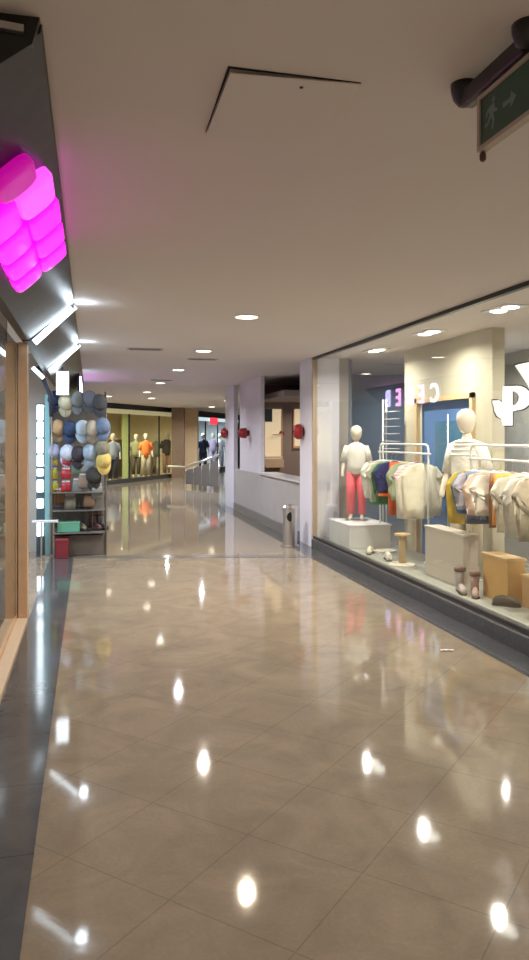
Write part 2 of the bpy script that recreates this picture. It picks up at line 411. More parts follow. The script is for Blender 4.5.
# short vertical light box at the end of the second tube
t = thing('light_box', 'short bright white light box hanging above the cap rack', 'light', atT(62.5, 383, 10.0))
new_obj('light_panel', boxes((-.075, .075, -.02, .02, -.15, .15)), M_led, t, bevel=.004)
new_obj('housing', boxes((-.082, .082, .021, .05, -.158, .158)), M_white, t)
new_obj('hanging_rod', boxes((-.01, .01, .03, .045, .158, CEIL-.0-t.location.z)), M_black, t)
t = thing('light_tube', 'short slanted white light tube between the tan post and the cyan pole', 'light', atT(38, 373, 9.2), 0)
bm = bmesh.new(); a_tube(bm, [(-.065, 0, .07), (.065, 0, -.06)], .022, 10); new_obj('tube', bm, M_led, t, smooth=True)
bm = bmesh.new(); a_tube(bm, [(-.075, 0, .08), (-.060, 0, .065)], .028, 10); new_obj('end_cap', bm, M_white, t, smooth=True)
# grey metal strip on the end box
t = new_obj('metal_strip', boxes((-.54, -.175, -.01, .01, -.010, .010)), M_silver); t.location = (0, 2.126, 2.690); t.rotation_euler = (0, .07, 0)
tag(t, 'thin pale metal strip across the black fascia end at the top left', 'strip')
# magenta sign
SL = math.atan2(.28, .34)
t = thing('neon_sign', 'glowing magenta sign of fat rounded bars on the dark left fascia', 'sign', (WL-.015, 2.8, CEIL-.055))
def pill(bm, y, wy, s0, s1, th=.03):
    # rounded block lying on the slope; s measured down the slope
    n = 10
    for i in range(1):
        c = Vector((-1, 0, -.92)).normalized(); nrm = Vector((.68, 0, -.73)).normalized()
        ring = []
        hy = wy/2; r = min(hy, (s1-s0)/2)*.7
        out = []
        for (cy, cs, a0) in ((y+hy-r, s1-r, 0), (y-hy+r, s1-r, 90), (y-hy+r, s0+r, 180), (y+hy-r, s0+r, 270)):
            for k in range(6):
                a = math.radians(a0+k*18)
                out.append((cy+r*math.cos(a), cs+r*math.sin(a)))
        def P(yy, ss, h): return Vector((0, yy, 0)) + c*ss + nrm*h
        rings = []
        my, ms = y, (s0+s1)/2
        for h, sc in ((-.005, 1), (th*.6, 1), (th*.92, .9), (th, .7)):
            rings.append([bm.verts.new(P(my+(a-my)*sc, ms+(b-ms)*sc, h)) for a, b in out])
        for i in range(len(rings)-1):
            for k in range(len(out)):
                q = (k+1) % len(out)
                bm.faces.new((rings[i][k], rings[i][q], rings[i+1][q], rings[i+1][k]))
        bm.faces.new(rings[-1]); bm.faces.new(rings[0][::-1])
rows = [(.12, .24, .10, M_pinkdim), (.44, .36, .03, M_pink), (.82, .37, .015, M_pink), (1.20, .36, .01, M_pink), (1.55, .32, .01, M_pink)]
for (y, wy, s0, mm) in rows:
    for k in range(2):
        bm = bmesh.new(); pill(bm, y, wy, s0+k*.185, s0+k*.185+.18, .045)
        new_obj('glowing_bar', bm, M_pinkhot if (k == 0 and mm is M_pink and y < .5) else mm, t, smooth=True)
# distant violet sign on the fascia (seen mirrored in the shop glass)
t = thing('led_letter_sign', 'violet and pink lit letter sign high on the far left fascia', 'sign', (-.16, 15.2, 2.22))
def glyph_obj(ch, loc, size, m, parent, ext=.012, rot=(PI/2, 0, PI/2), name='letter'):
    c = bpy.data.curves.new(name, 'FONT'); c.body = ch; c.size = size; c.extrude = ext; c.align_x = 'CENTER'; c.offset = size*.02
    o = bpy.data.objects.new(name+'_curve', c); COL.objects.link(o)
    dg = bpy.context.evaluated_depsgraph_get(); me = bpy.data.meshes.new_from_object(o.evaluated_get(dg))
    bpy.data.objects.remove(o, do_unlink=True)
    me.materials.clear(); me.materials.append(m)
    q = bpy.data.objects.new(name, me); COL.objects.link(q); q.parent = parent; q.location = loc; q.rotation_euler = rot
    return q
M_vio = emis('violet_letters', (.52, .45, 1), 5); M_rose = emis('rose_letters', (1, .38, .85), 5); M_cy = emis('cyan_letters', (.5, .85, 1), 5); M_or = emis('orange_letters', (1, .5, .3), 5)
cols = [M_cy, M_or, M_rose, M_vio, M_rose, M_vio]
new_obj('sign_backing', boxes((-.04, -.012, -2.1, .95, -.02, .50)), mat('sign_purple', (.10, .05, .16), .4), t)
for i, ch in enumerate('CEDEB'):
    glyph_obj(ch, (0, -1.82+i*.58, .06), .52, (M_cy, M_rose, M_vio, M_rose, M_vio)[i], t)

# access panel in the ceiling
t = thing('access_panel', 'square access panel in the ceiling with an open dark gap', 'panel', (.64, 2.55, CEIL))
M_hair = mat('panel_gap', (.01, .01, .01), .9)
bm = bmesh.new()
hw, hy = .215, .25
a_box(bm, -hw, hw, -hy, hy, -.004, 0, Matrix.Rotation(math.radians(-1.5), 4, 'Y') @ Matrix.Translation((0, 0, -.008)))
new_obj('panel_leaf', bm, M_ceil, t, bevel=.001)
bm = bmesh.new(); f = [bm.verts.new(q) for q in ((-hw-.008, -hy-.010, -.003), (-hw, -hy-.010, -.003), (-hw, hy, -.003), (-hw-.001, hy, -.003))]
bm.faces.new(f); bmesh.ops.extrude_face_region(bm, geom=bm.faces[:]); bm.verts.ensure_lookup_table()
for v in bm.verts[4:]: v.co.z = 0
new_obj('dark_gap', bm, M_hair, t)
bm = bmesh.new(); f = [bm.verts.new(q) for q in ((-hw-.008, -hy-.010, -.003), (hw, -hy-.001, -.003), (hw, -hy, -.003), (-hw, -hy, -.003))]
bm.faces.new(f); bmesh.ops.extrude_face_region(bm, geom=bm.faces[:]); bm.verts.ensure_lookup_table()
for v in bm.verts[4:]: v.co.z = 0
new_obj('dark_gap', bm, M_hair, t)
new_obj('dark_gap', boxes((hw, hw+.003, -hy, hy, -.0015, 0)), mat('faint_gap', (.30, .27, .24), .9), t)
bm = bmesh.new(); a_lathe(bm, [(0, -.016), (.006, -.015), (.007, -.012)], 10); o = new_obj('latch', bm, M_black, t); o.location = (.03, -.2, 0)
# vents
def vent(label, x, y, wd):
    t = thing('ceiling_vent', label, 'vent', (x, y, CEIL), 0, 'slot air vents in the hall ceiling')
    new_obj('vent_frame', boxes((-wd/2-.03, wd/2+.03, -.10, -.07, -.008, 0), (-wd/2-.03, wd/2+.03, .07, .10, -.008, 0), (-wd/2-.03, -wd/2, -.07, .07, -.008, 0), (wd/2, wd/2+.03, -.07, .07, -.008, 0)), mat('vent_paint', (.42, .39, .38), .6), t)
    new_obj('slot', boxes((-wd/2, wd/2, -.07, .07, -.003, 0)), M_hair, t)
    new_obj('slat', boxes(*[(-wd/2, wd/2, y0, y0+.012, -.010, -.003) for y0 in (-.03, .02)]), mat('vent_slat', (.25, .23, .22), .6), t)
vent('dark slot air vent in the ceiling left of the second downlight', .70, 9.9, .40)
vent('dark slot air vent in the ceiling right of the third downlight', 1.62, 11.0, .38)
vent('small far slot air vent between the third and fourth downlights', 1.40, 15.2, .38)
# exit sign
t = thing('exit_sign', 'unlit green emergency exit sign hanging from the ceiling at top right', 'sign', (1.19, 2.0, CEIL))
new_obj('mounting_bar', boxes((-.022, .022, -.13, .22, -.085, -.028)), M_black, t, bevel=.006)
for yy in (-.13, .235):
    bm = bmesh.new(); a_lathe(bm, [(.045, 0), (.044, -.02), (.036, -.05), (.02, -.07), (0, -.075)], 20)
    o = new_obj('ceiling_bracket', bm, M_black, t, smooth=True); o.location = (0, yy, 0)
zt, zb = -.092, -.262
new_obj('sign_frame', boxes((-.014, .014, -.25, -.235, zb, zt), (-.014, .014, .115, .13, zb, zt), (-.014, .014, -.235, .115, zb, zb+.013), (-.014, .014, -.235, .115, zt-.013, zt)), mat('sign_frame_beige', (.42, .36, .29), .5), t)
gp = new_obj('green_panel', boxes((-.008, .008, -.235, .115, zb+.013, zt-.013)), mat('dark_green', (.012, .07, .042), .3), t)
# running figure and arrow (text direction on this face runs towards -Y)
M_pic = mat('faded_white', (.16, .24, .20), .5)
bm = bmesh.new()
def pic(poly, yo, zo, s):
    a_prism(bm, [(a, b) for a, b in poly], .001, Matrix.Translation((-.0095, yo, zo)) @ Matrix.Rotation(-PI/2, 4, 'Z') @ Matrix.Scale(s, 4))
zc = (zt+zb)/2
pic([(0, .45), (.3, .5), (.38, .2), (.6, .1), (.58, -.02), (.3, .05), (.24, 0), (.36, -.3), (.2, -.7), (.06, -.66), (.16, -.3), (-.02, -.1), (-.2, -.35), (-.5, -.4), (-.52, -.26), (-.28, -.22), (-.08, .1), (-.22, .22), (-.36, .02), (-.46, .08), (-.3, .36)], .055, zc, .065)
pic([(.25+.13*math.cos(k*PI/5), .66+.13*math.sin(k*PI/5)) for k in range(10)], .055, zc, .065)
pic([(-.6, .12), (.1, .12), (.1, .4), (.6, 0), (.1, -.4), (.1, -.12), (-.6, -.12)], -.05, zc, .06)
new_obj('pictogram', bm, M_pic, gp)
bm = bmesh.new(); a_lathe(bm, [(.006, 0), (.010, -.008), (.010, -.024), (.006, -.03)], 10); o = new_obj('test_button', bm, mat('brown_plastic', (.10, .05, .03), .5), t); o.location = (0, .118, zb-.001)

# ================================================================== RIGHT: bells and bin
M_red = mat('red_enamel', (.33, .014, .018), .35, var=.1, coat=.3)
def bell(label, loc, r, d, rz=0):
    t = thing('alarm_bell', label, 'alarm bell', loc, 0, 'red round wall bells by the stairwell')
    mt = Matrix.Rotation(rz, 4, 'Z') @ Matrix.Rotation(-PI/2, 4, 'Y')
    bm = bmesh.new(); a_lathe(bm, [(r*.55, 0), (r*.55, d*.3)], 24, mt); new_obj('mounting_plate', bm, M_black, t)
    bm = bmesh.new(); a_lathe(bm, [(r, d*.25), (r*1.02, d*.4), (r*.95, d*.7), (r*.7, d*.93), (r*.25, d), (0, d)], 28, mt); new_obj('bell_dome', bm, M_red, t, smooth=True)
    bm = bmesh.new(); a_lathe(bm, [(r*.13, d*.98), (r*.12, d*1.06), (0, d*1.08)], 12, mt); new_obj('centre_bolt', bm, M_black, t)
bell('largest red round bell, on the near white column', (3.122, 10.85, 1.68), .115, .15)
bell('red round bell on the pale grey wall pier', (3.122, 14.8, 1.68), .105, .22)
bell('red round bell at the far white column', (3.098, 17.1, 1.69), .12, .15)
bell('small red round bell on the brown wall inside the stairwell opening', (4.1, 15.98, 1.68), .055, .05, rz=PI/2)
M_steel = mat('bin_steel', (.62, .61, .60), .30, 1, var=.08, scale=20)
bp = Vector((2.85, 10.60, 0.003))
t = thing('trash_bin', 'slim steel litter bin with black opening beside the near white column', 'bin', bp)
bm = bmesh.new(); a_lathe(bm, [(.135, 0), (.135, .018), (.118, .02)], 28); new_obj('base_ring', bm, M_silver, t, smooth=False)
bm = bmesh.new(); a_lathe(bm, [(.105, .02), (.105, .54), (.10, .55)], 28); new_obj('bin_body', bm, M_steel, t, smooth=False)
bm = bmesh.new(); a_lathe(bm, [(.112, .54), (.112, .57), (.08, .60), (0, .61)], 28); new_obj('lid', bm, M_silver, t)
bm = bmesh.new()
a_lathe(bm, [(0, 0), (.062, 0), (.068, .012), (0, .014)], 20, Matrix.Translation((-.022, -.096, .44)) @ Matrix.Rotation(math.radians(17), 4, 'Z') @ Matrix.Rotation(PI/2, 4, 'X'))
new_obj('opening', bm, M_black, t)
# litter
p = Vector((2.60, 5.15, 0))
bm = bmesh.new(); n = 5
vs = [[bm.verts.new((-.05+i*.02, -.012+j*.012+.004*math.sin(i), .004+.006*abs(math.sin(i*1.7+j)))) for j in range(3)] for i in range(6)]
for i in range(5):
    for j in range(2): bm.faces.new((vs[i][j], vs[i+1][j], vs[i+1][j+1], vs[i][j+1]))
o = new_obj('paper_scrap', bm, M_white); o.location = p; o.rotation_euler = (0, 0, -.2)
so = o.modifiers.new('thick', 'SOLIDIFY'); so.thickness = .003
tag(o, 'small white paper scrap lying on the marble floor near the window', 'litter')

# ================================================================== RIGHT SHOP WINDOW CONTENTS
# logo letters on the glass
LX = G-.006
t = thing('window_logo', 'white shop logo letters on the display glass at right edge', 'sign', (LX, 5.1, 1.9))
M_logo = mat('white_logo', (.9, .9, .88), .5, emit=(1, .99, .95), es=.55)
def glass_poly(pts, name, m, dx=0.0, ext=.004):
    bm = bmesh.new(); lx = LX+dx
    q = [onX(a, b, lx) for a, b in pts]
    f = [bm.verts.new((v.x-lx-ext/2+dx, v.y-5.1, v.z-1.9)) for v in q]; k = [bm.verts.new((v.x-lx+ext/2+dx, v.y-5.1, v.z-1.9)) for v in q]
    bm.faces.new(f); bm.faces.new(k[::-1])
    for i in range(len(f)): bm.faces.new((f[i], k[i], k[(i+1) % len(f)], f[(i+1) % len(f)]))
    if m is M_logo:
        cx = sum(a for a, b in pts)/len(pts); cy = sum(b for a, b in pts)/len(pts)
        glass_poly([(a+(1.1 if a > cx else -1.1), b+(1.1 if b > cy else -1.1)) for a, b in pts], 'dark_outline', M_out, dx=.0045, ext=.001)
    return new_obj(name, bm, m, t)
M_out = mat('logo_outline', (.05, .045, .04), .6)
glass_poly([(503, 386), (512.5, 386), (512.5, 425.5), (503, 425.5), (501.5, 419), (497, 416), (494.5, 411), (494, 407), (492.6, 403), (492.6, 400.5), (499, 400.3), (502.5, 403)], 'letter_stem', M_logo)
arc = [(512.5, 386)] + [(517+14*math.sin(a), 398-12.3*math.cos(a)) for a in [k*PI/10 for k in range(0, 11)]] + [(512.5, 411.5)]
inn = [(512.5, 405.7), (516, 404.5), (518.6, 400.5), (519, 396.5), (517.5, 393), (512.5, 390.8)]
glass_poly(arc+inn, 'letter_bowl', M_logo)
glass_poly([(515, 365.5), (520, 364), (530, 362), (538, 390), (534, 395), (528, 385)], 'letter_diagonal', M_logo)
glass_poly([(538, 390), (534, 395), (541, 400), (552, 358), (545, 359)], 'letter_diagonal', M_logo)

# mannequins -----------------------------------------------------------------
M_skin = mat('mannequin_cream', (.78, .70, .58), .4, var=.03)
def body_mesh(name, h, m, parent, pose=0):
    """one continuous bald mannequin, h tall, built with a skin surface"""
    s = h/1.7
    J = {'pel': (0, 0, .92), 'bel': (0, .0, 1.05), 'che': (0, 0, 1.24), 'nec': (0, 0, 1.42), 'neck2': (0, -.003, 1.50)}
    E = [('pel', 'bel'), ('bel', 'che'), ('che', 'nec'), ('nec', 'neck2')]
    R = {'pel': .13, 'bel': .115, 'che': .14, 'nec': .055, 'neck2': .043}
    for sd, n in ((1, 'l'), (-1, 'r')):
        J['sh'+n] = (sd*.17, 0, 1.36); J['el'+n] = (sd*.235, .02, 1.10); J['wr'+n] = (sd*.25, -.07, .88); J['ha'+n] = (sd*.25, -.09, .80)
        J['hi'+n] = (sd*.09, 0, .86); J['kn'+n] = (sd*.10, -.01+pose*sd*.05, .48); J['an'+n] = (sd*.10, .02+pose*sd*.05, .08); J['to'+n] = (sd*.11, -.12+pose*sd*.05, .03)
        E += [('che', 'sh'+n), ('sh'+n, 'el'+n), ('el'+n, 'wr'+n), ('wr'+n, 'ha'+n), ('pel', 'hi'+n), ('hi'+n, 'kn'+n), ('kn'+n, 'an'+n), ('an'+n, 'to'+n)]
        R.update({'sh'+n: .062, 'el'+n: .042, 'wr'+n: .028, 'ha'+n: .035, 'hi'+n: .092, 'kn'+n: .056, 'an'+n: .036, 'to'+n: .032})
    ks = list(J); me = bpy.data.meshes.new(name)
    me.from_pydata([tuple(c*s for c in J[k]) for k in ks], [(ks.index(a), ks.index(b)) for a, b in E], [])
    o = bpy.data.objects.new(name, me); COL.objects.link(o)
    md = o.modifiers.new('skin', 'SKIN'); md.use_smooth_shade = True
    hs = 1.22 if h < 1.4 else 1.08
    for i, k in enumerate(ks):
        r = R[k]*s*(hs if k.startswith('hd') else 1)
        sv = me.skin_vertices[0].data[i]; sv.radius = (r, r*(.72 if k in ('pel', 'bel', 'che') else 1)); sv.use_root = (k == 'pel')
    sb = o.modifiers.new('sub', 'SUBSURF'); sb.levels = 2; sb.render_levels = 2
    dg = bpy.context.evaluated_depsgraph_get(); ev = bpy.data.meshes.new_from_object(o.evaluated_get(dg))
    bpy.data.objects.remove(o, do_unlink=True)
    b2 = bmesh.new(); b2.from_mesh(ev); bpy.data.meshes.remove(ev); ev = bpy.data.meshes.new(name)
    k = hs*s; n0 = len(b2.verts)
    a_lathe(b2, [(.030*k, 0), (.052*k, .012*k), (.066*k, .045*k), (.080*k, .085*k), (.088*k, .130*k), (.084*k, .170*k), (.066*k, .205*k), (.036*k, .226*k), (0, .232*k)], 20)
    b2.verts.ensure_lookup_table()
    for v in b2.verts[n0:]:
        v.co.y *= 1.15; v.co.y -= .010*k; v.co.z += 1.475*s
    # a plain moulded nose and brow on the egg shaped head
    n1 = len(b2.verts); a_lathe(b2, [(0, -.022*k), (.011*k, -.016*k), (.008*k, .012*k), (0, .026*k)], 8); b2.verts.ensure_lookup_table()
    for v in b2.verts[n1:]: v.co.y -= .096*k; v.co.z += 1.475*s+.105*k
    b2.to_mesh(ev); b2.free()
    for p in ev.polygons: p.use_smooth = True
    ev.materials.append(m)
    q = bpy.data.objects.new(name, ev); COL.objects.link(q); q.parent = parent
    return q
def top_cloth(parent, h, m, name='top', length=.80):
    s = h/1.7; bm = bmesh.new()
    loft(bm, [(0, 0, length*s, .175*s, .125*s), (0, 0, 1.0*s, .165*s, .12*s), (0, 0, 1.25*s, .185*s, .125*s), (0, 0, 1.37*s, .175*s, .10*s), (0, 0, 1.435*s, .085*s, .075*s)], 24)
    for sd in (1, -1):
        a_tube(bm, [(sd*.15*s, 0, 1.365*s), (sd*.20*s, .005*s, 1.24*s), (sd*.245*s, .01*s, 1.08*s)], [.075*s, .07*s, .064*s], 14)
    return new_obj(name, bm, m, parent, smooth=True)
def trousers(parent, h, m, low=.12, name='trousers', pose=0):
    s = h/1.7; bm = bmesh.new()
    loft(bm, [(0, 0, .82*s, .165*s, .115*s), (0, 0, .92*s, .17*s, .12*s), (0, 0, 1.0*s, .15*s, .11*s)], 20)
    for sd in (1, -1):
        a_tube(bm, [(sd*.085*s, 0, .88*s), (sd*.10*s, (-.01+pose*sd*.05)*s, .48*s), (sd*.10*s, (.02+pose*sd*.05)*s, low*s)], [.105*s, .085*s, .07*s], 16)
    return new_obj(name, bm, m, parent, smooth=True)
M_whitecl = mat('white_cloth', (.80, .77, .70), .9, var=.06, scale=14, bump=.3)
M_pinkcl = mat('coral_pink_cloth', (.86, .16, .19), .9, var=.08, scale=14, bump=.3)
# child mannequin at the far end of the window, standing on a white plinth
t = thing('display_plinth', 'white display plinth under the child mannequin in coral trousers', 'plinth', (3.60, 9.72, .14))
new_obj('plinth_body', boxes((-.30, .28, -.42, .42, 0, .285)), mat('plinth_white', (.74, .74, .72), .5, var=.02), t, bevel=.004)
new_obj('plinth_top', boxes((-.31, .29, -.43, .43, .286, .306)), M_white, t, bevel=.003)
t = thing('mannequin', 'bald child mannequin in cream top and coral pink trousers on white plinth', 'mannequin', (3.60, 9.85, .449), math.radians(-25))
body_mesh('body', 1.27, M_skin, t)
top_cloth(t, 1.27, M_whitecl, length=.86); trousers(t, 1.27, M_pinkcl)
new_obj('base_plate', boxes((-.16, .16, -.14, .14, -.002, .008)), M_silver, t, bevel=.002)
# second mannequin behind the near rail
t = thing('mannequin', 'pale bald mannequin in white ruffled top in front of the blue door', 'mannequin', (3.86, 7.20, .142), math.radians(-62))
body_mesh('body', 1.73, M_skin, t)
o = top_cloth(t, 1.70, mat('ruffled_white', (.82, .80, .74), .9, var=.06, scale=20, bump=.6)); trousers(t, 1.70, mat('sand_cloth', (.62, .55, .42), .9))
bm = bmesh.new()
for k, z in enumerate((1.40, 1.36, 1.31, 1.26)):
    loft(bm, [(0, 0, z, .13+.02*k, .10+.008*k), (0, 0, z+.012, .14+.02*k, .11+.008*k), (0, 0, z+.022, .12+.02*k, .095+.008*k)], 24)
new_obj('collar_ruffle', bm, mat('ruffle_white', (.85, .84, .80), .9), t, smooth=True)
new_obj('base_plate', boxes((-.17, .17, -.17, .17, -.002, .008)), M_silver, t, bevel=.002)
t = thing('display_stand', 'small tan column stand on a round cream foot under the far rail', 'stand', (3.46, 7.95, .142))
bm = bmesh.new(); a_lathe(bm, [(.15, 0), (.15, .015), (.05, .03)], 24); new_obj('foot', bm, mat('base_cream', (.7, .66, .56), .4), t)
bm = bmesh.new(); a_lathe(bm, [(.045, .03), (.04, .30), (.045, .34)], 20); new_obj('column', bm, M_wood, t, smooth=True)
bm = bmesh.new(); a_lathe(bm, [(.09, .34), (.09, .36)], 20); new_obj('disc_top', bm, M_wood, t)

# clothes rails -----------------------------------------------------------------
M_rail = mat('white_enamel', (.85, .85, .84), .3, var=.02)
def rail(label, x, y0, y1, ztop, zlow):
    t = thing('clothes_rail', label, 'clothes rail', (x, (y0+y1)/2, .14))
    h = (y1-y0)/2; zt = ztop-.14; zl = zlow-.14; r = .012
    c = .06
    bm = bmesh.new(); a_tube(bm, [(0, -h, 0), (0, -h, zt-c), (0, -h+c*.3, zt-c*.3), (0, -h+c, zt), (0, h-c, zt), (0, h-c*.3, zt-c*.3), (0, h, zt-c), (0, h, 0)], r, 10)
    new_obj('frame', bm, M_rail, t, smooth=True)
    bm = bmesh.new(); a_tube(bm, [(0, -h-.05, zl), (0, h+.05, zl)], r, 10); new_obj('hanging_bar', bm, M_rail, t, smooth=True)
    for s in (-h, h):
        bm = bmesh.new(); a_tube(bm, [(-.05, s, .012), (.12, s, .012)], .012, 8); new_obj('foot', bm, M_rail, t, smooth=True)
    return t
rail('far white tubular clothes rail in front of the cream pillar', 3.78, 7.95, 9.42, 1.51, 1.405)
rail('near white tubular clothes rail at the right edge of the window', 3.72, 4.2, 6.86, 1.52, 1.385)
# tall white pole stand
t = thing('pole_stand', 'tall white double pole stand left of the blue door', 'stand', (3.98, 9.75, .14))
for s in (-.025, .025):
    bm = bmesh.new(); a_tube(bm, [(s, 0, .01), (s, 0, 1.98)], .012, 8); new_obj('pole', bm, M_rail, t, smooth=True)
new_obj('foot_plate', boxes((-.12, .06, -.1, .1, 0, .012)), M_rail, t)
for k in range(6):
    new_obj('arm', boxes((-.03, .03, -.45, 0, 1.30+k*.10, 1.308+k*.10)), M_rail, t)
t = thing('pole_stand', 'thin silver upright pole in front of the right part of the blue door', 'stand', (3.95, 7.80, .14))
bm = bmesh.new(); a_tube(bm, [(0, 0, .01), (0, 0, 1.72)], .012, 8); new_obj('pole', bm, M_silver, t, smooth=True)
new_obj('foot_plate', boxes((-.08, .08, -.08, .08, 0, .012)), M_silver, t)

def wrinkle(bm, amp, sc=9, seed=0):
    for v in bm.verts:
        n = noise.noise(Vector((v.co.x*sc+seed, v.co.y*sc*.4, v.co.z*sc*.35+seed)))
        v.co.y += n*amp
def shirt_poly(w, L, sl):
    h = w/2
    return [(-.05, 0), (.05, 0), (h, -.035), (h+sl, -.035-sl*1.5), (h+sl-.06, -.075-sl*1.5), (h-.01, -.17), (h, -L*.6), (h+.01, -L), (0, -L-.01), (-h-.01, -L), (-h, -L*.6), (-h+.01, -.17), (-h-sl+.06, -.075-sl*1.5), (-h-sl, -.035-sl*1.5), (-h, -.035)]
def pants_poly(w, L):
    h = w/2
    return [(-h, 0), (h, 0), (h+.015, -L*.4), (h+.01, -L), (h-.115, -L), (.012, -L*.36), (-.012, -L*.36), (-h+.115, -L), (-h-.01, -L), (-h-.015, -L*.4)]
def garment(kind, label, x, y, z, col, w=.30, L=.5, sl=.08, rz=0, group='clothes on the near rail', m=None, trim=None):
    nm = {'shirt': 'shirt', 'pants': 'trousers', 'dress': 'dress', 'shorts': 'shorts'}[kind]
    t = thing(nm, label, nm if kind != 'shirt' else 'shirt', (x, y, z), rz, group)
    bm = bmesh.new()
    mm = m or mat('cloth_%.2f_%.2f_%.2f' % col, col, .92, var=.12, scale=12, bump=.4)
    if kind in ('shirt', 'dress'): poly = shirt_poly(w, L, sl)
    else: poly = pants_poly(w, L)
    if kind == 'dress': poly = [(a*(1+max(0, -b-.15)*.5), b) for a, b in poly]
    a_prism(bm, poly, .045, Matrix.Translation((0, -.0225, -.10)))
    bmesh.ops.triangulate(bm, faces=[f for f in bm.faces if len(f.verts) > 4])
    bmesh.ops.subdivide_edges(bm, edges=bm.edges[:], cuts=3, use_grid_fill=True)
    # puff and folds
    for v in bm.verts:
        e = max(0, 1-abs(v.co.x)/(w/2+.02))
        v.co.y *= .35+.75*e
        v.co.y += .016*math.sin(v.co.x*46+z*9+x*5)*min(1, max(0, (-v.co.z-.12)*3))
    wrinkle(bm, .03, 9, x*7+y*13)
    o = new_obj('fabric', bm, mm, t, smooth=True)
    if trim is not None:
        b2 = bmesh.new(); a_box(b2, -w/2-.012, w/2+.012, -.042, .042, -L-.118, -L-.085); o2 = new_obj('hem_band', b2, mat('cloth_%.2f_%.2f_%.2f' % trim, trim, .9, bump=.3), t)
    bm = bmesh.new()
    a_tube(bm, [(0, 0, -.085), (0, 0, -.03), (.02, 0, -.012), (.018, 0, .012), (0, 0, .018), (-.014, 0, .008)], .0025, 6)
    a_tube(bm, [(-w*.42, 0, -.128), (0, 0, -.085), (w*.42, 0, -.128)], .006, 6)
    new_obj('hanger', bm, M_silver, t, smooth=True)
    return t
# far rail
FZ = 1.39; fx = 3.78
fl = [
 ('shirt', 'white cardigan at the far end of the far rail', 9.34, (.88, .85, .78), .34, .50, None, None),
 ('shirt', 'cream shirt with green edge on the far rail', 9.18, (.74, .72, .58), .32, .55, None, (.10, .35, .12)),
 ('shirt', 'dark green shirt on the far rail beside the cream one', 9.03, (.06, .22, .09), .30, .52, None, None),
 ('shirt', 'navy shirt on the far rail beside the green one', 8.90, (.05, .06, .20), .32, .42, None, (.9, .25, .05)),
 ('shirt', 'pink and white striped shirt in the middle of the far rail', 8.30, (.8, .4, .5), .30, .34, 'stripe', None),
 ('shorts', 'bright orange red trousers hanging at the middle of the far rail', 8.66, (.88, .16, .04), .28, .66, None, None),
 ('shirt', 'pale sage green shirt on the far rail beside the orange trousers', 8.52, (.46, .52, .34), .30, .46, None, None),
 ('dress', 'long cream dress on the far rail', 8.30, (.90, .82, .68), .26, .66, None, None),
 ('dress', 'pale yellow dress at the near end of the far rail', 8.10, (.90, .82, .64), .28, .62, None, None)]
M_str = stripes('pink_stripes', (.85, .45, .55), (.85, .82, .8), 9)
for k, (kd, lb, y, c, wd, L, sp, tr) in enumerate(fl):
    garment(kd, lb, fx, y, FZ, c, wd*1.3, L, .08, rz=math.radians(-12+6*(k % 3)), group='clothes on the far rail', m=M_str if sp else None, trim=tr)
nl = [
 ('dress', 'mustard yellow dress at the far end of the near rail', 6.81, (.72, .50, .06), .34, .78, None),
 ('shirt', 'bright blue shirt on the near rail beside the mustard dress', 6.74, (.05, .22, .50), .32, .62, None),
 ('shirt', 'grey lilac shirt on the near rail', 6.70, (.56, .52, .58), .36, .42, None),
 ('pants', 'blue grey jeans on the near rail', 6.60, (.22, .27, .38), .28, .72, (.08, .10, .16)),
 ('shirt', 'pale peach shirt on the near rail', 6.50, (.80, .58, .46), .34, .46, None),
 ('shirt', 'bright white blouse in the middle of the near rail', 6.30, (.90, .86, .74), .42, .44, None),
 ('shorts', 'brown trousers hanging on the near rail', 6.20, (.36, .18, .10), .26, .74, None),
 ('shorts', 'orange shorts on the near rail', 6.10, (.80, .36, .08), .30, .52, None),
 ('shirt', 'ivory shirt on the near rail near the logo', 5.92, (.88, .82, .68), .42, .56, None),
 ('dress', 'long white dress on the near rail', 5.74, (.82, .78, .70), .36, .78, None),
 ('shirt', 'beige shirt on the near rail', 5.56, (.70, .60, .46), .42, .60, None),
 ('dress', 'ivory dress with teal hem on the near rail', 5.38, (.84, .80, .72), .38, .56, (.12, .50, .42)),
 ('shirt', 'taupe shirt on the near rail by the frame edge', 5.20, (.45, .38, .32), .40, .60, None),
 ('shirt', 'cream shirt at the near end of the near rail', 5.02, (.8, .74, .62), .40, .56, None)]
for k, (kd, lb, y, c, wd, L, tr) in enumerate(nl):
    garment(kd, lb, 3.72, y, 1.37, c, wd*1.15, L*.68 if L > .6 else L*.9, .08, rz=math.radians(-14+7*(k % 3)), trim=tr)

# display furniture low in the window
t = thing('display_counter', 'pale grey beige block counter in the window under the hanging clothes', 'counter', (3.58, 7.0, .14))
new_obj('counter_body', boxes((-.09, .07, -.42, .42, 0, .50)), mat('taupe_panel', (.56, .50, .43), .5, var=.03), t, bevel=.004)
new_obj('counter_top', boxes((-.10, .08, -.43, .43, .501, .52)), mat('taupe_top', (.62, .57, .50), .4), t, bevel=.003)
t = thing('wooden_crate', 'tall honey coloured wooden display box beside the boots', 'box', (3.70, 6.07, .14))
new_obj('box_body', boxes((-.17, .0, -.21, .21, 0, .38)), mat('honey_wood', (.64, .38, .13), .5, var=.15, scale=7), t, bevel=.004)
new_obj('box_lid', boxes((-.18, .01, -.22, .22, .381, .40)), M_wood, t, bevel=.003)
t = thing('wooden_crate', 'low honey coloured wooden display box under the blue cushion', 'box', (3.80, 5.10, .14))
new_obj('box_body', boxes((-.17, .19, -.70, .70, 0, .26)), mat('tan_wood', (.58, .36, .17), .5, var=.15, scale=7), t, bevel=.004)
new_obj('box_lid', boxes((-.18, .20, -.71, .71, .261, .28)), M_wood, t, bevel=.003)
bm = bmesh.new(); a_box(bm, -.17, .17, -.42, .42, 0, .06)
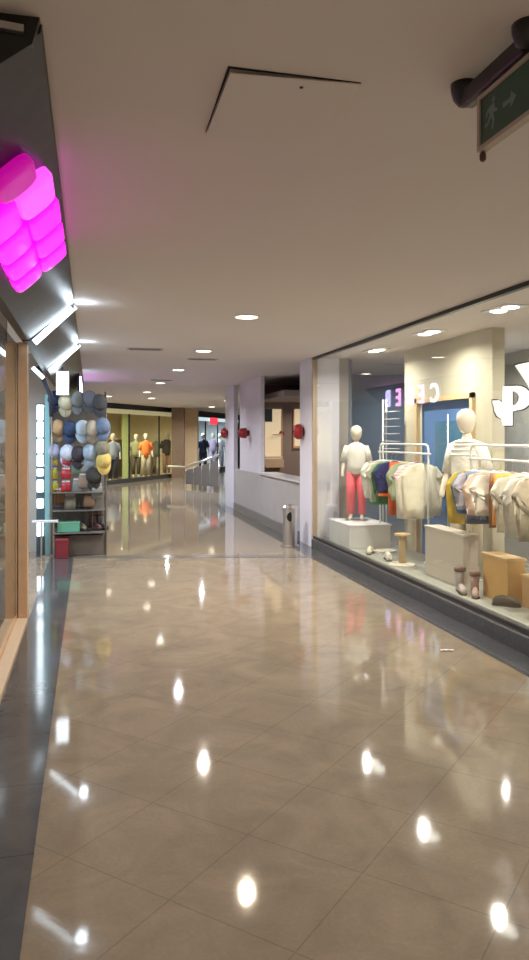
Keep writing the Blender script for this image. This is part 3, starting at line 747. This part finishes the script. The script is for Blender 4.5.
o = new_obj('seat_cushion', bm, mat('slate_cushion', (.16, .20, .28), .8, bump=.2), bevel=.02); o.location = (3.80, 5.15, .42)
tag(o, 'flat slate blue cushion on the low wooden box', 'cushion')
t = thing('table_lamp', 'small white glowing ball lamp beside the blue cushion', 'lamp', (3.80, 5.70, .42))
bm = bmesh.new(); a_lathe(bm, [(.05, 0), (.05, .012), (.012, .02), (.012, .05)], 16); new_obj('base', bm, M_silver, t, smooth=True)
bm = bmesh.new(); a_lathe(bm, [(.01, .045), (.05, .06), (.066, .09), (.05, .125), (0, .14)], 20); new_obj('lamp_shade', bm, emis('ball_lamp', (1, .93, .75), 3), t, smooth=True)
def shoe(label, x, y, z, rz, col, boot=False, sc=1):
    t = thing('boot' if boot else 'shoe', label, 'boot' if boot else 'shoe', (x, y, z), rz, 'shoes in the shop window')
    mm = mat('shoe_%.2f_%.2f' % col[:2], col, .5)
    bm = bmesh.new()
    R = [(-.115, .012, .028, .030), (-.09, .03, .035, .045), (-.03, .036, .032, .052), (.04, .036, .034, .040), (.09, .028, .036, .028), (.125, .02, .024, .016)]
    rings = [(0, 0, x_, b_, c_) for x_, a_, b_, c_ in R]
    loft(bm, [(a_+.012, 0, x_, c_, b_) for x_, a_, b_, c_ in R], 16)
    rot = Matrix.Rotation(PI/2, 4, 'Y')
    for v in bm.verts:
        x_, y_, z_ = v.co; v.co = Vector((z_, y_, max(.012, x_)))
        v.co *= sc
    new_obj('upper', bm, mm, t, smooth=True)
    bm = bmesh.new()
    pts = [(-.12, -.03), (-.02, -.028), (.07, -.042), (.125, -.02), (.135, 0), (.125, .02), (.07, .042), (-.02, .03), (-.12, .03)]
    a_prism(bm, [(a*sc, b*sc) for a, b in pts], .013*sc, Matrix.Rotation(-PI/2, 4, 'X') @ Matrix.Translation((0, -.013*sc, 0)))
    new_obj('sole', bm, mat('sole_dark', (.08, .06, .05), .7), t)
    if boot:
        bm = bmesh.new(); loft(bm, [(-.055*sc, 0, .05*sc, .055*sc, .042*sc), (-.06*sc, 0, .13*sc, .048*sc, .042*sc), (-.06*sc, 0, .21*sc, .055*sc, .048*sc)], 16)
        new_obj('shaft', bm, mm, t, smooth=True)
        bm = bmesh.new(); loft(bm, [(-.06*sc, 0, .205*sc, .062*sc, .055*sc), (-.06*sc, 0, .235*sc, .066*sc, .058*sc), (-.06*sc, 0, .25*sc, .055*sc, .048*sc)], 16)
        new_obj('cuff', bm, mat('fur_brown', (.20, .12, .09), .95, bump=.5, scale=60), t, smooth=True)
    return t
shoe('pinkish grey child boot with brown cuff, the left one of the pair in the window', 3.385, 6.42, .14, math.radians(-105), (.45, .38, .36), True, .95)
shoe('pinkish brown child boot with brown cuff, the right one nearer the edge', 3.43, 6.24, .14, math.radians(-115), (.48, .32, .27), True, .9)
shoe('small dark shoe alone on the grey display platform', 3.50, 5.84, .14, math.radians(-40), (.10, .08, .06), False, .95)
shoe('pale sandal on the platform near the white plinth', 3.42, 8.85, .14, math.radians(60), (.75, .68, .52), False, 1.0)
shoe('pale slipper on the platform under the far rail', 3.45, 8.35, .14, math.radians(75), (.72, .68, .58), False, 1.05)
# two round cream bases / trays
def tray(label, x, y, r):
    bm = bmesh.new(); a_lathe(bm, [(0, 0), (r, 0), (r, .014), (r*.95, .016), (r*.93, .008), (0, .008)], 28)
    o = new_obj('round_tray', bm, mat('tray_cream', (.74, .70, .58), .4)); o.location = (x, y, .1405)
    tag(o, label, 'tray', 'round trays on the display platform'); return o
tray('round cream tray on the platform in front of the white plinth', 3.66, 8.98, .15)
tray('round grey cream tray on the platform left of the block counter', 3.48, 8.05, .12)

# ================================================================== LEFT: bay with LED columns and cap rack
M_cyan = mat('pale_cyan_metal', (.30, .58, .64), .3, .3, var=.08)
p = atT(47.5, 470, 10.1)
t = thing('display_pole', 'pale cyan square pole left of the cap rack', 'pole', (p.x, p.y, 0))
new_obj('pole', boxes((-.032, .032, -.032, .032, .02, 2.18)), M_cyan, t, bevel=.004)
new_obj('foot_plate', boxes((-.07, .07, -.07, .07, 0, .02)), M_silver, t)
new_obj('bracket', boxes((-.10, -.033, -.02, .02, 2.0, 2.03), (-.10, -.033, -.02, .02, 1.2, 1.23)), M_silver, t)
p = atT(40.5, 470, 10.05)
t = thing('light_column', 'column of white light squares beside the tan door post', 'light', (p.x, p.y, 0))
new_obj('column_back', boxes((-.055, .055, .022, .06, 0, 2.05)), mat('column_dark', (.05, .08, .10), .4), t)
for k, (y0, y1) in enumerate(((405, 420), (422, 437), (439, 453), (455, 466), (469, 476), (480, 492), (499, 508), (522, 536))):
    z1 = atT(40, y0, 10.05).z; z0 = atT(40, y1, 10.05).z
    new_obj('light_square', boxes((-.045, .035, -.01, .020, z0, z1)), M_ledsoft, t, bevel=.003)
t = thing('white_tray', 'white tray shelf fixed across the cyan pole low down', 'tray', atT(45, 521, 9.95))
new_obj('tray_shelf', boxes((-.16, .17, -.10, .03, -.012, .012)), M_white, t, bevel=.003)
new_obj('tray_leg', boxes((-.055, -.035, -.03, -.01, -t.location.z+.001, -.013), (.10, .12, -.03, -.01, -t.location.z+.001, -.013)), M_silver, t)
t = thing('rail_bracket', 'dark slanted bracket under the left fascia above the cyan pole', 'bracket', atT(45, 384, 9.6))
bm = bmesh.new(); a_tube(bm, [(-.10, 0, .22), (.0, 0, .02), (.07, .0, -.16), (.08, 0, -.42)], .028, 8); new_obj('arm', bm, mat('dark_navy_metal', (.03, .04, .07), .4), t, smooth=True)
# rack
RY = 10.45
rx0, rx1 = -.50, .21
M_wire = mat('rack_wire', (.25, .26, .27), .4, .6)
t = thing('cap_rack', 'wire display rack crowded with caps and shoes on the left', 'rack', ((rx0+rx1)/2, RY, 0))
hw = (rx1-rx0)/2
for s in (-hw, hw):
    for d in (0, .42):
        bm = bmesh.new(); a_tube(bm, [(s, d, 0), (s, d, 2.22)], .012, 8); new_obj('upright', bm, M_wire, t, smooth=True)
bm = bmesh.new()
for k in range(9): a_tube(bm, [(-hw+k*2*hw/8, .03, .35), (-hw+k*2*hw/8, .03, 2.2)], .003, 5)
for k in range(13): a_tube(bm, [(-hw, .03, .36+k*.15), (hw, .03, .36+k*.15)], .003, 5)
new_obj('wire_grid', bm, M_wire, t)
SHZ = [.32, .62, .86]
for z in SHZ:
    new_obj('shelf', boxes((-hw+.013, hw-.013, -.16, .40, z-.012, z)), mat('rack_shelf', (.13, .12, .115), .5), t, bevel=.002)
new_obj('back_panel', boxes((-hw+.013, hw-.013, .40, .415, .30, 2.15)), mat('rack_back', (.26, .25, .24), .7), t)
def cap_proto(col):
    t = thing('cap', 'cap', 'cap')
    mm = mat('cap_%.2f_%.2f_%.2f' % col, col, .85, var=.1, scale=20, bump=.2)
    bm = bmesh.new(); prof = [(.088, 0), (.090, .03), (.085, .07), (.066, .105), (.035, .122), (0, .127)]
    a_lathe(bm, prof, 24)
    for v in bm.verts: v.co.y *= 1.12
    new_obj('crown', bm, mm, t, smooth=True)
    bm = bmesh.new(); n = 12
    top = []; bot = []
    for k in range(n+1):
        a = PI + PI*k/n
        xi, yi = .086*math.cos(a), .094*math.sin(a); xo, yo = .092*math.cos(a), .094*math.sin(a)-.085*math.sin(-a if a < 0 else (a-PI))**.6 if 0 < k < n else .096*math.sin(a)
        zo = .006-.016*(math.sin(a-PI))
        top.append((bm.verts.new((xi, yi, .010)), bm.verts.new((xo, yo, zo+.008)))); bot.append((bm.verts.new((xi, yi, .002)), bm.verts.new((xo, yo, zo))))
    for k in range(n):
        bm.faces.new((top[k][0], top[k+1][0], top[k+1][1], top[k][1])); bm.faces.new((bot[k][0], bot[k][1], bot[k+1][1], bot[k+1][0]))
        bm.faces.new((top[k][1], top[k+1][1], bot[k+1][1], bot[k][1]))
    new_obj('brim', bm, mm, t, smooth=True)
    bm = bmesh.new(); a_lathe(bm, [(.010, .124), (.008, .131), (0, .133)], 10); new_obj('top_button', bm, mm, t, smooth=True)
    return t
def cap(label, px, py, col, tilt=70, sc=1.0, t_=10.2, rz=0):
    c = cap_proto(col); c['label'] = label; c['group'] = 'caps hung on the wire rack'
    c.location = atT(px, py, t_); c.rotation_euler = (math.radians(tilt), 0, rz); c.scale = (sc, sc, sc)
    return c
NV, CRM, GY, DK, TANC, LB, BG, BL, LAV, WB, OLV = (.03, .05, .14), (.72, .70, .52), (.20, .22, .26), (.06, .07, .09), (.52, .36, .20), (.50, .64, .76), (.55, .50, .42), (.20, .28, .48), (.40, .42, .60), (.62, .70, .86), (.20, .20, .13)
row = [
 ('navy cap at the left end of the top row', 54, 400, NV), ('cream yellow cap in the top row', 66, 403, CRM), ('slate grey cap in the top row beside the cream one', 78, 400, (.26, .30, .33)), ('grey blue cap in the top row', 89, 400, (.20, .23, .30)), ('charcoal cap at the right end of the top row', 100, 403, (.10, .11, .13)),
 ('tan cap at the left end of the second row', 58, 428, TANC), ('dark navy cap in the second row beside the tan one', 70, 430, (.04, .07, .16)), ('pale blue cap in the second row', 82, 429, LB), ('beige cap in the second row beside the pale blue one', 93, 429, BG), ('denim blue cap at the right end of the second row', 103, 427, (.18, .26, .42)),
 ('lavender grey cap at the left end of the third row', 53, 452, LAV), ('pale lilac white cap in the third row', 67, 453, WB), ('black cap in the third row', 79, 455, (.05, .045, .06)), ('light blue cap in the third row beside the black one', 90, 453, (.36, .48, .62)), ('olive grey cap at the right end of the third row', 102, 449, (.24, .23, .18)),
 ('mustard yellow cap at the right edge of the rack below the olive one', 103, 461, (.70, .55, .18)), ('black cap hung below the third row near the right edge', 94, 476, (.05, .05, .05))]
for k, (lb, px, py, c) in enumerate(row):
    cap(lb+' of the cap rack' if 'rack' not in lb else lb, px, py, c, tilt=68+6*(k % 3), sc=1.12, rz=math.radians(-14+9*(k % 4)))
# folded stacks: yellow and red packs hung in columns
def pack(label, px, py, col, w_, h_, group, cat='bag'):
    t = thing('hanging_pack', label, cat, atT(px, py, 10.18), 0, group)
    bm = bmesh.new(); loft(bm, [(0, 0, -h_/2, w_*.46, .012), (0, 0, -h_*.3, w_*.5, .03), (0, 0, h_*.2, w_*.5, .03), (0, 0, h_/2, w_*.42, .006)], 16, 3.0)
    new_obj('packet', bm, mat('pack_%.2f_%.2f' % col[:2], col, .4, var=.2, scale=15), t, smooth=True)
    new_obj('header_card', boxes((-w_*.4, w_*.4, -.008, .008, h_/2, h_/2+.022)), M_white, t)
for k in range(3):
    pack('yellow pack in the left column of the cap rack, %s' % ('topmost', 'middle', 'lowest and brightest')[k], 54 if k < 2 else 53, 461+k*13, (.75, .66, .03), .10 if k < 2 else .14, .13, 'yellow packs on the cap rack')
for k in range(3):
    pack('red pack right of the yellow ones on the cap rack, %s' % ('topmost', 'middle', 'lowest')[k], 66, 461+k*13, (.62, .03, .05), .13, .13, 'red packs on the cap rack')
for (px, py, c, lb) in ((77, 468, (.14, .20, .16), 'dark green pack beside the red packs'), (84, 482, (.30, .22, .17), 'brown pack in the middle of the cap rack'), (78, 487, (.22, .24, .22), 'grey green pack below the dark green one'), (97, 492, (.22, .24, .28), 'slate pack near the right edge of the cap rack'), (60, 497, (.30, .14, .05), 'rust brown pack below the yellow packs'), (86, 466, (.30, .33, .32), 'grey pack right of the dark green one'), (70, 503, (.38, .36, .30), 'beige pack low on the cap rack'), (89, 500, (.34, .22, .16), 'reddish brown pack low on the cap rack')):
    pack(lb, px, py, c, .15, .19, 'cloth packs on the cap rack')
# shoes on the rack
def rshoe(label, px, t_, z, rz, col, boot=False, sc=1):
    p = atT(px, 520, t_); s = shoe(label, p.x, p.y, z, rz, col, boot, sc); s['group'] = 'shoes on the cap rack'
rshoe('brown and white shoe on the middle shelf of the cap rack', 85, 10.35, .62, math.radians(-60), (.55, .42, .34))
rshoe('pale shoe on the lowest shelf of the cap rack', 82, 10.35, .32, math.radians(-70), (.60, .52, .46))
rshoe('dark red brown boot on the lowest shelf of the cap rack', 95, 10.35, .32, math.radians(-50), (.12, .05, .05), True)
rshoe('black boot on the lowest shelf beside the dark red one', 102, 10.38, .32, math.radians(-55), (.05, .045, .05), True)
rshoe('grey shoe on the top shelf of the cap rack', 97, 10.35, .86, math.radians(-60), (.20, .20, .22))
rshoe('green shoe on the middle shelf of the cap rack', 72, 10.35, .62, math.radians(-70), (.10, .40, .25))
t = thing('storage_box', 'mint green box on the lowest shelf of the cap rack', 'box', atT(69, 531, 10.12))
t.location.z = .3205
new_obj('box_body', boxes((-.15, .14, -.03, .14, 0, .115)), mat('mint', (.20, .66, .48), .5), t, bevel=.008)
new_obj('box_lid', boxes((-.155, .145, -.035, .145, .116, .14)), mat('mint_lid', (.30, .72, .55), .5), t, bevel=.006)
p = atT(61, 551, 10.1)
t = thing('storage_box', 'dark red box on the floor in front of the cap rack', 'box', (p.x+.02, 10.20, .0035))
new_obj('box_body', boxes((-.08, .08, 0, .2, 0, .22)), mat('dark_red', (.22, .02, .03), .6), t, bevel=.006)
new_obj('box_lid', boxes((-.085, .085, -.005, .205, .2201, .25)), mat('dark_red_lid', (.26, .03, .04), .6), t, bevel=.004)
RK = next(o for o in COL.objects if o.name == 'cap_rack')
new_obj('base_cabinet', boxes((-hw+.014, hw-.014, .0, .398, .001, .27)), mat('rack_base', (.16, .135, .12), .5), RK, bevel=.004)
# contents of nearest left shop seen through glass
t = thing('banner', 'narrow red banner seen through the nearest left shop front', 'banner', (-.98, 7.0-.1, 1.95))
new_obj('cloth', boxes((-.045, .03, -.012, .012, -.22, .22)), mat('red_banner', (.55, .10, .06), .7), t, bevel=.01)
new_obj('rod', boxes((-.06, .045, -.012, .012, .222, .235)), M_silver, t)
t = thing('shop_shelving', 'pale shelving of small goods inside the nearest left shop', 'shelf', (-1.9, 6.6, 0))
new_obj('side_panel', boxes((-.45, -.43, -.3, .3, 0, 2.1), (.43, .45, -.3, .3, 0, 2.1)), M_white, t)
new_obj('shelf_boards', boxes(*[(-.43, .43, -.3, .3, z, z+.02) for z in (.1, .5, .9, 1.3, 1.7, 2.08)]), M_white, t)

# ================================================================== FAR END
A = Vector((.49-1.6, 25.55-2.55, 0)); B = Vector((3.82, 30.9, 0))
def far_front(p, q, prefix, header_col, back_col, hdr_es, label, n, fw=.18):
    d = (q-p); L = d.length; rz = math.atan2(d.y, d.x)
    r = sthing('window_%d' % n, label, (p.x, p.y, 0), rz)
    new_obj('fascia_band', boxes((0, L, -.08, .02, CEIL-fw, CEIL-.001)), M_black, r)
    new_obj('header', boxes((0, L, .03, .10, CEIL-fw-.16, CEIL-fw)), header_col, r)
    new_obj('plinth_band', boxes((0, L, -.05, .10, 0, .14)), mat('dark_plinth', (.06, .055, .05), .4), r)
    k = 0
    xs = [L*i/4 for i in range(5)]
    for i in range(4): new_obj('glass_pane', boxes((xs[i]+.02, xs[i+1]-.02, .0, .008, .14, CEIL-fw-.16)), M_glass, r)
    for x in xs[1:-1]: new_obj('mullion', boxes((x-.02, x+.02, -.02, .03, .14, CEIL-fw-.16)), M_black, r)
    new_obj('back_wall', boxes((0, L, 3.0, 3.1, 0, CEIL-.001), (L-.02, L+.1, .1, 3, 0, CEIL-.001), (-.1, 0, .1, 3, 0, CEIL-.001)), back_col, r)
    return r, L, rz
yl = mat('warm_header', (.75, .70, .42), .6, emit=(1, .95, .55), es=.15)
R1, L1, rz1 = far_front(A, B, 'far', yl, mat('far_shop_cream', (.75, .66, .42), .7), .3, 'far clothes shop front with yellowish light at the end of the hall', 4)
def inR(A0, rz, x, y, z=0): return Matrix.Translation(A0) @ Matrix.Rotation(rz, 4, 'Z') @ Vector((x, y, z))
def onR(px, py, A0, rz, dy):   # point where the ray meets the line at depth dy behind the front
    r = ray(px, py); n = Vector((-math.sin(rz), math.cos(rz), 0)); o = A0+n*dy
    t = n.dot(o)/n.dot(Vector((r.x, r.y, 0))); v = r*t
    return Vector((v.x, v.y, EYE+v.z))
def far_mann(label, px, rz, A0, rzz, dy, h, top, low):
    p = onR(px, 470, A0, rzz, dy)
    t = thing('mannequin', label, 'mannequin', (p.x, p.y, .0), rz, 'mannequins in the far shops')
    body_mesh('body', h, M_skin, t)
    top_cloth(t, h, mat('fm_%.2f_%.2f_%.2f' % top, top, .9), name='top'); trousers(t, h, mat('fm_%.2f_%.2f_%.2f' % low, low, .9))
far_mann('distant mannequin in bright orange top in the far shop', 146, 0, A, rz1, .8, 1.72, (.90, .22, .05), (.45, .38, .28))
far_mann('distant mannequin in dark top and brown trousers in the far shop', 167, 0, A, rz1, .8, 1.78, (.04, .04, .04), (.45, .25, .16))
far_mann('distant mannequin in navy and pale clothes at the left of the far shop', 113, 0, A, rz1, .7, 1.7, (.35, .38, .45), (.03, .03, .05))
far_mann('distant mannequin in grey green top between the orange and dark ones', 157, 0, A, rz1, 1.3, 1.7, (.28, .30, .20), (.25, .20, .15))
far_mann('distant mannequin in olive top left of the orange one', 136, 0, A, rz1, 1.4, 1.7, (.30, .30, .16), (.10, .08, .06))
p = onR(126, 470, A, rz1, .35)
t = thing('pillar_post', 'pale lime green pillar inside the far shop', 'pillar', (p.x, p.y, 0)); bm = bmesh.new()
new_obj('shaft', boxes((-.14, .14, -.14, .14, .05, CEIL-.3)), mat('lime', (.55, .62, .25), .5), t, bevel=.01); new_obj('base', boxes((-.18, .18, -.18, .18, 0, .05)), M_black, t)
p = onR(119, 470, A, rz1, 2.4)
t = thing('display_cabinet', 'dark brown display cabinet at the left of the far shop', 'cabinet', (p.x, p.y, 0), rz1)
new_obj('cabinet_body', boxes((-.5, .5, -.2, .2, 0, 1.5)), mat('dark_brown', (.07, .045, .03), .5), t); new_obj('cabinet_top', boxes((-.52, .52, -.22, .22, 1.5, 1.54)), M_tan, t)
for dx, y_ in ((.0, 1.3), (1.8, 2.2)):
    q = inR(A, rz1, 2.6+dx*1.2, y_+.3)
    t = thing('shelf_unit', 'cream shelf unit in the far shop, %s' % ('left of the two' if dx == 0 else 'right of the two'), 'shelf', q, rz1, 'shelf units in the far shop')
    new_obj('side_panel', boxes((-.6, -.57, -.2, .2, 0, 2.0), (.57, .6, -.2, .2, 0, 2.0)), M_wood, t)
    new_obj('shelf_boards', boxes(*[(-.57, .57, -.2, .2, z, z+.03) for z in (.1, .55, 1.0, 1.45, 1.97)]), M_wood, t)
    new_obj('folded_stock', boxes(*[(-.5+.27*i, -.28+.27*i, -.15, .15, z+.031, z+.2+.05*((i*3+int(z*10)) % 3)) for z in (.1, .55, 1.0, 1.45) for i in range(4)]), mat('folded', (.35, .20, .14), .9, var=.6, scale=3), t)['kind'] = 'stuff'
# brown and tan pillars beside it
def pier(name, px0, px1, t_, m, label, depth=.5):
    a = atT(px0, 437, t_); b = atT(px1, 437, t_); d = b-a; L = math.hypot(d.x, d.y)
    bm = bmesh.new(); a_box(bm, 0, L, 0, depth, 0, CEIL-.001, Matrix.Translation((a.x, a.y, 0)) @ Matrix.Rotation(math.atan2(d.y, d.x), 4, 'Z'))
    return struct(name, bm, m, label)
pier('wall_pier_brown', 171.5, 183.5, 29.3, mat('brown_pier', (.24, .16, .11), .5, var=.15), 'dark brown pier at the right end of the far shop')
pier('wall_pier_tan', 184, 197.5, 30.6, M_tanlt, 'tan wood pier between the two far shops')
A2 = Vector((4.3, 32.3, 0)); B2 = Vector((7.6, 38.6, 0))
bl = mat('blue_header', (.6, .75, .8), .5, emit=(.75, .93, 1), es=.5)
R2, L2, rz2 = far_front(A2, B2, 'blue', bl, mat('far_shop_pale', (.60, .62, .66), .7), .8, 'far shop front with cold blue white light', 5, fw=.26)
p = onR(214, 421, A2, rz2, -.06)
t = thing('shop_sign', 'small red sign over the cold lit far shop', 'sign', p, rz2)
new_obj('sign_board', boxes((-.5, .5, -.03, .02, -.16, .16)), emis('red_sign', (.9, .05, .08), .8), t, bevel=.02); new_obj('sign_edge', boxes((-.52, .52, .021, .03, -.18, .18)), M_white, t)
far_mann('distant mannequin in lilac clothes in the cold lit shop', 213, 0, A2, rz2, .5, 1.75, (.55, .42, .62), (.45, .42, .55))
far_mann('distant mannequin in pale clothes beside the lilac one', 220, 0, A2, rz2, .5, 1.75, (.75, .74, .78), (.5, .5, .6))
far_mann('distant mannequin in navy clothes at the left of the cold lit shop', 203, 0, A2, rz2, .5, 1.75, (.05, .05, .12), (.04, .04, .08))
# slanted handrail / balustrade
pa = atT(186, 467, 24.0); pb = atT(219, 455, 22.5)
t = thing('handrail', 'slanted pale metal handrail with dark balustrade at the far stairs', 'railing', (pa.x, pa.y, 0))
d = pb-pa
bm = bmesh.new(); a_tube(bm, [(-.55, .5, pa.z), (0, 0, pa.z), (d.x, d.y, pb.z)], .035, 10); new_obj('top_rail', bm, M_silver, t, smooth=True)
for k in range(5):
    f = k/4; z = pa.z+(pb.z-pa.z)*f
    bm = bmesh.new(); a_tube(bm, [(d.x*f, d.y*f, 0), (d.x*f, d.y*f, z-.03)], .02, 8); new_obj('post', bm, M_silver, t, smooth=True)
bm = bmesh.new()
v = [bm.verts.new(q) for q in ((0, .01, .1), (d.x, d.y+.01, .1), (d.x, d.y+.01, pb.z-.15), (0, .01, pa.z-.12))]
bm.faces.new(v); o = new_obj('balustrade_panel', bm, mat('dark_panel_navy', (.13, .125, .13), .4), t); o.modifiers.new('th', 'SOLIDIFY').thickness = .02
p = atT(205, 475, 27)
t = thing('bench', 'tan wooden bench by the far stairs', 'bench', (p.x, p.y, 0), .2)
new_obj('seat', boxes((-.5, .5, -.2, .2, .42, .48)), M_tanlt, t, bevel=.006)
for s in (-.42, .42): new_obj('leg', boxes((s-.03, s+.03, -.17, .17, 0, .42)), M_black, t)
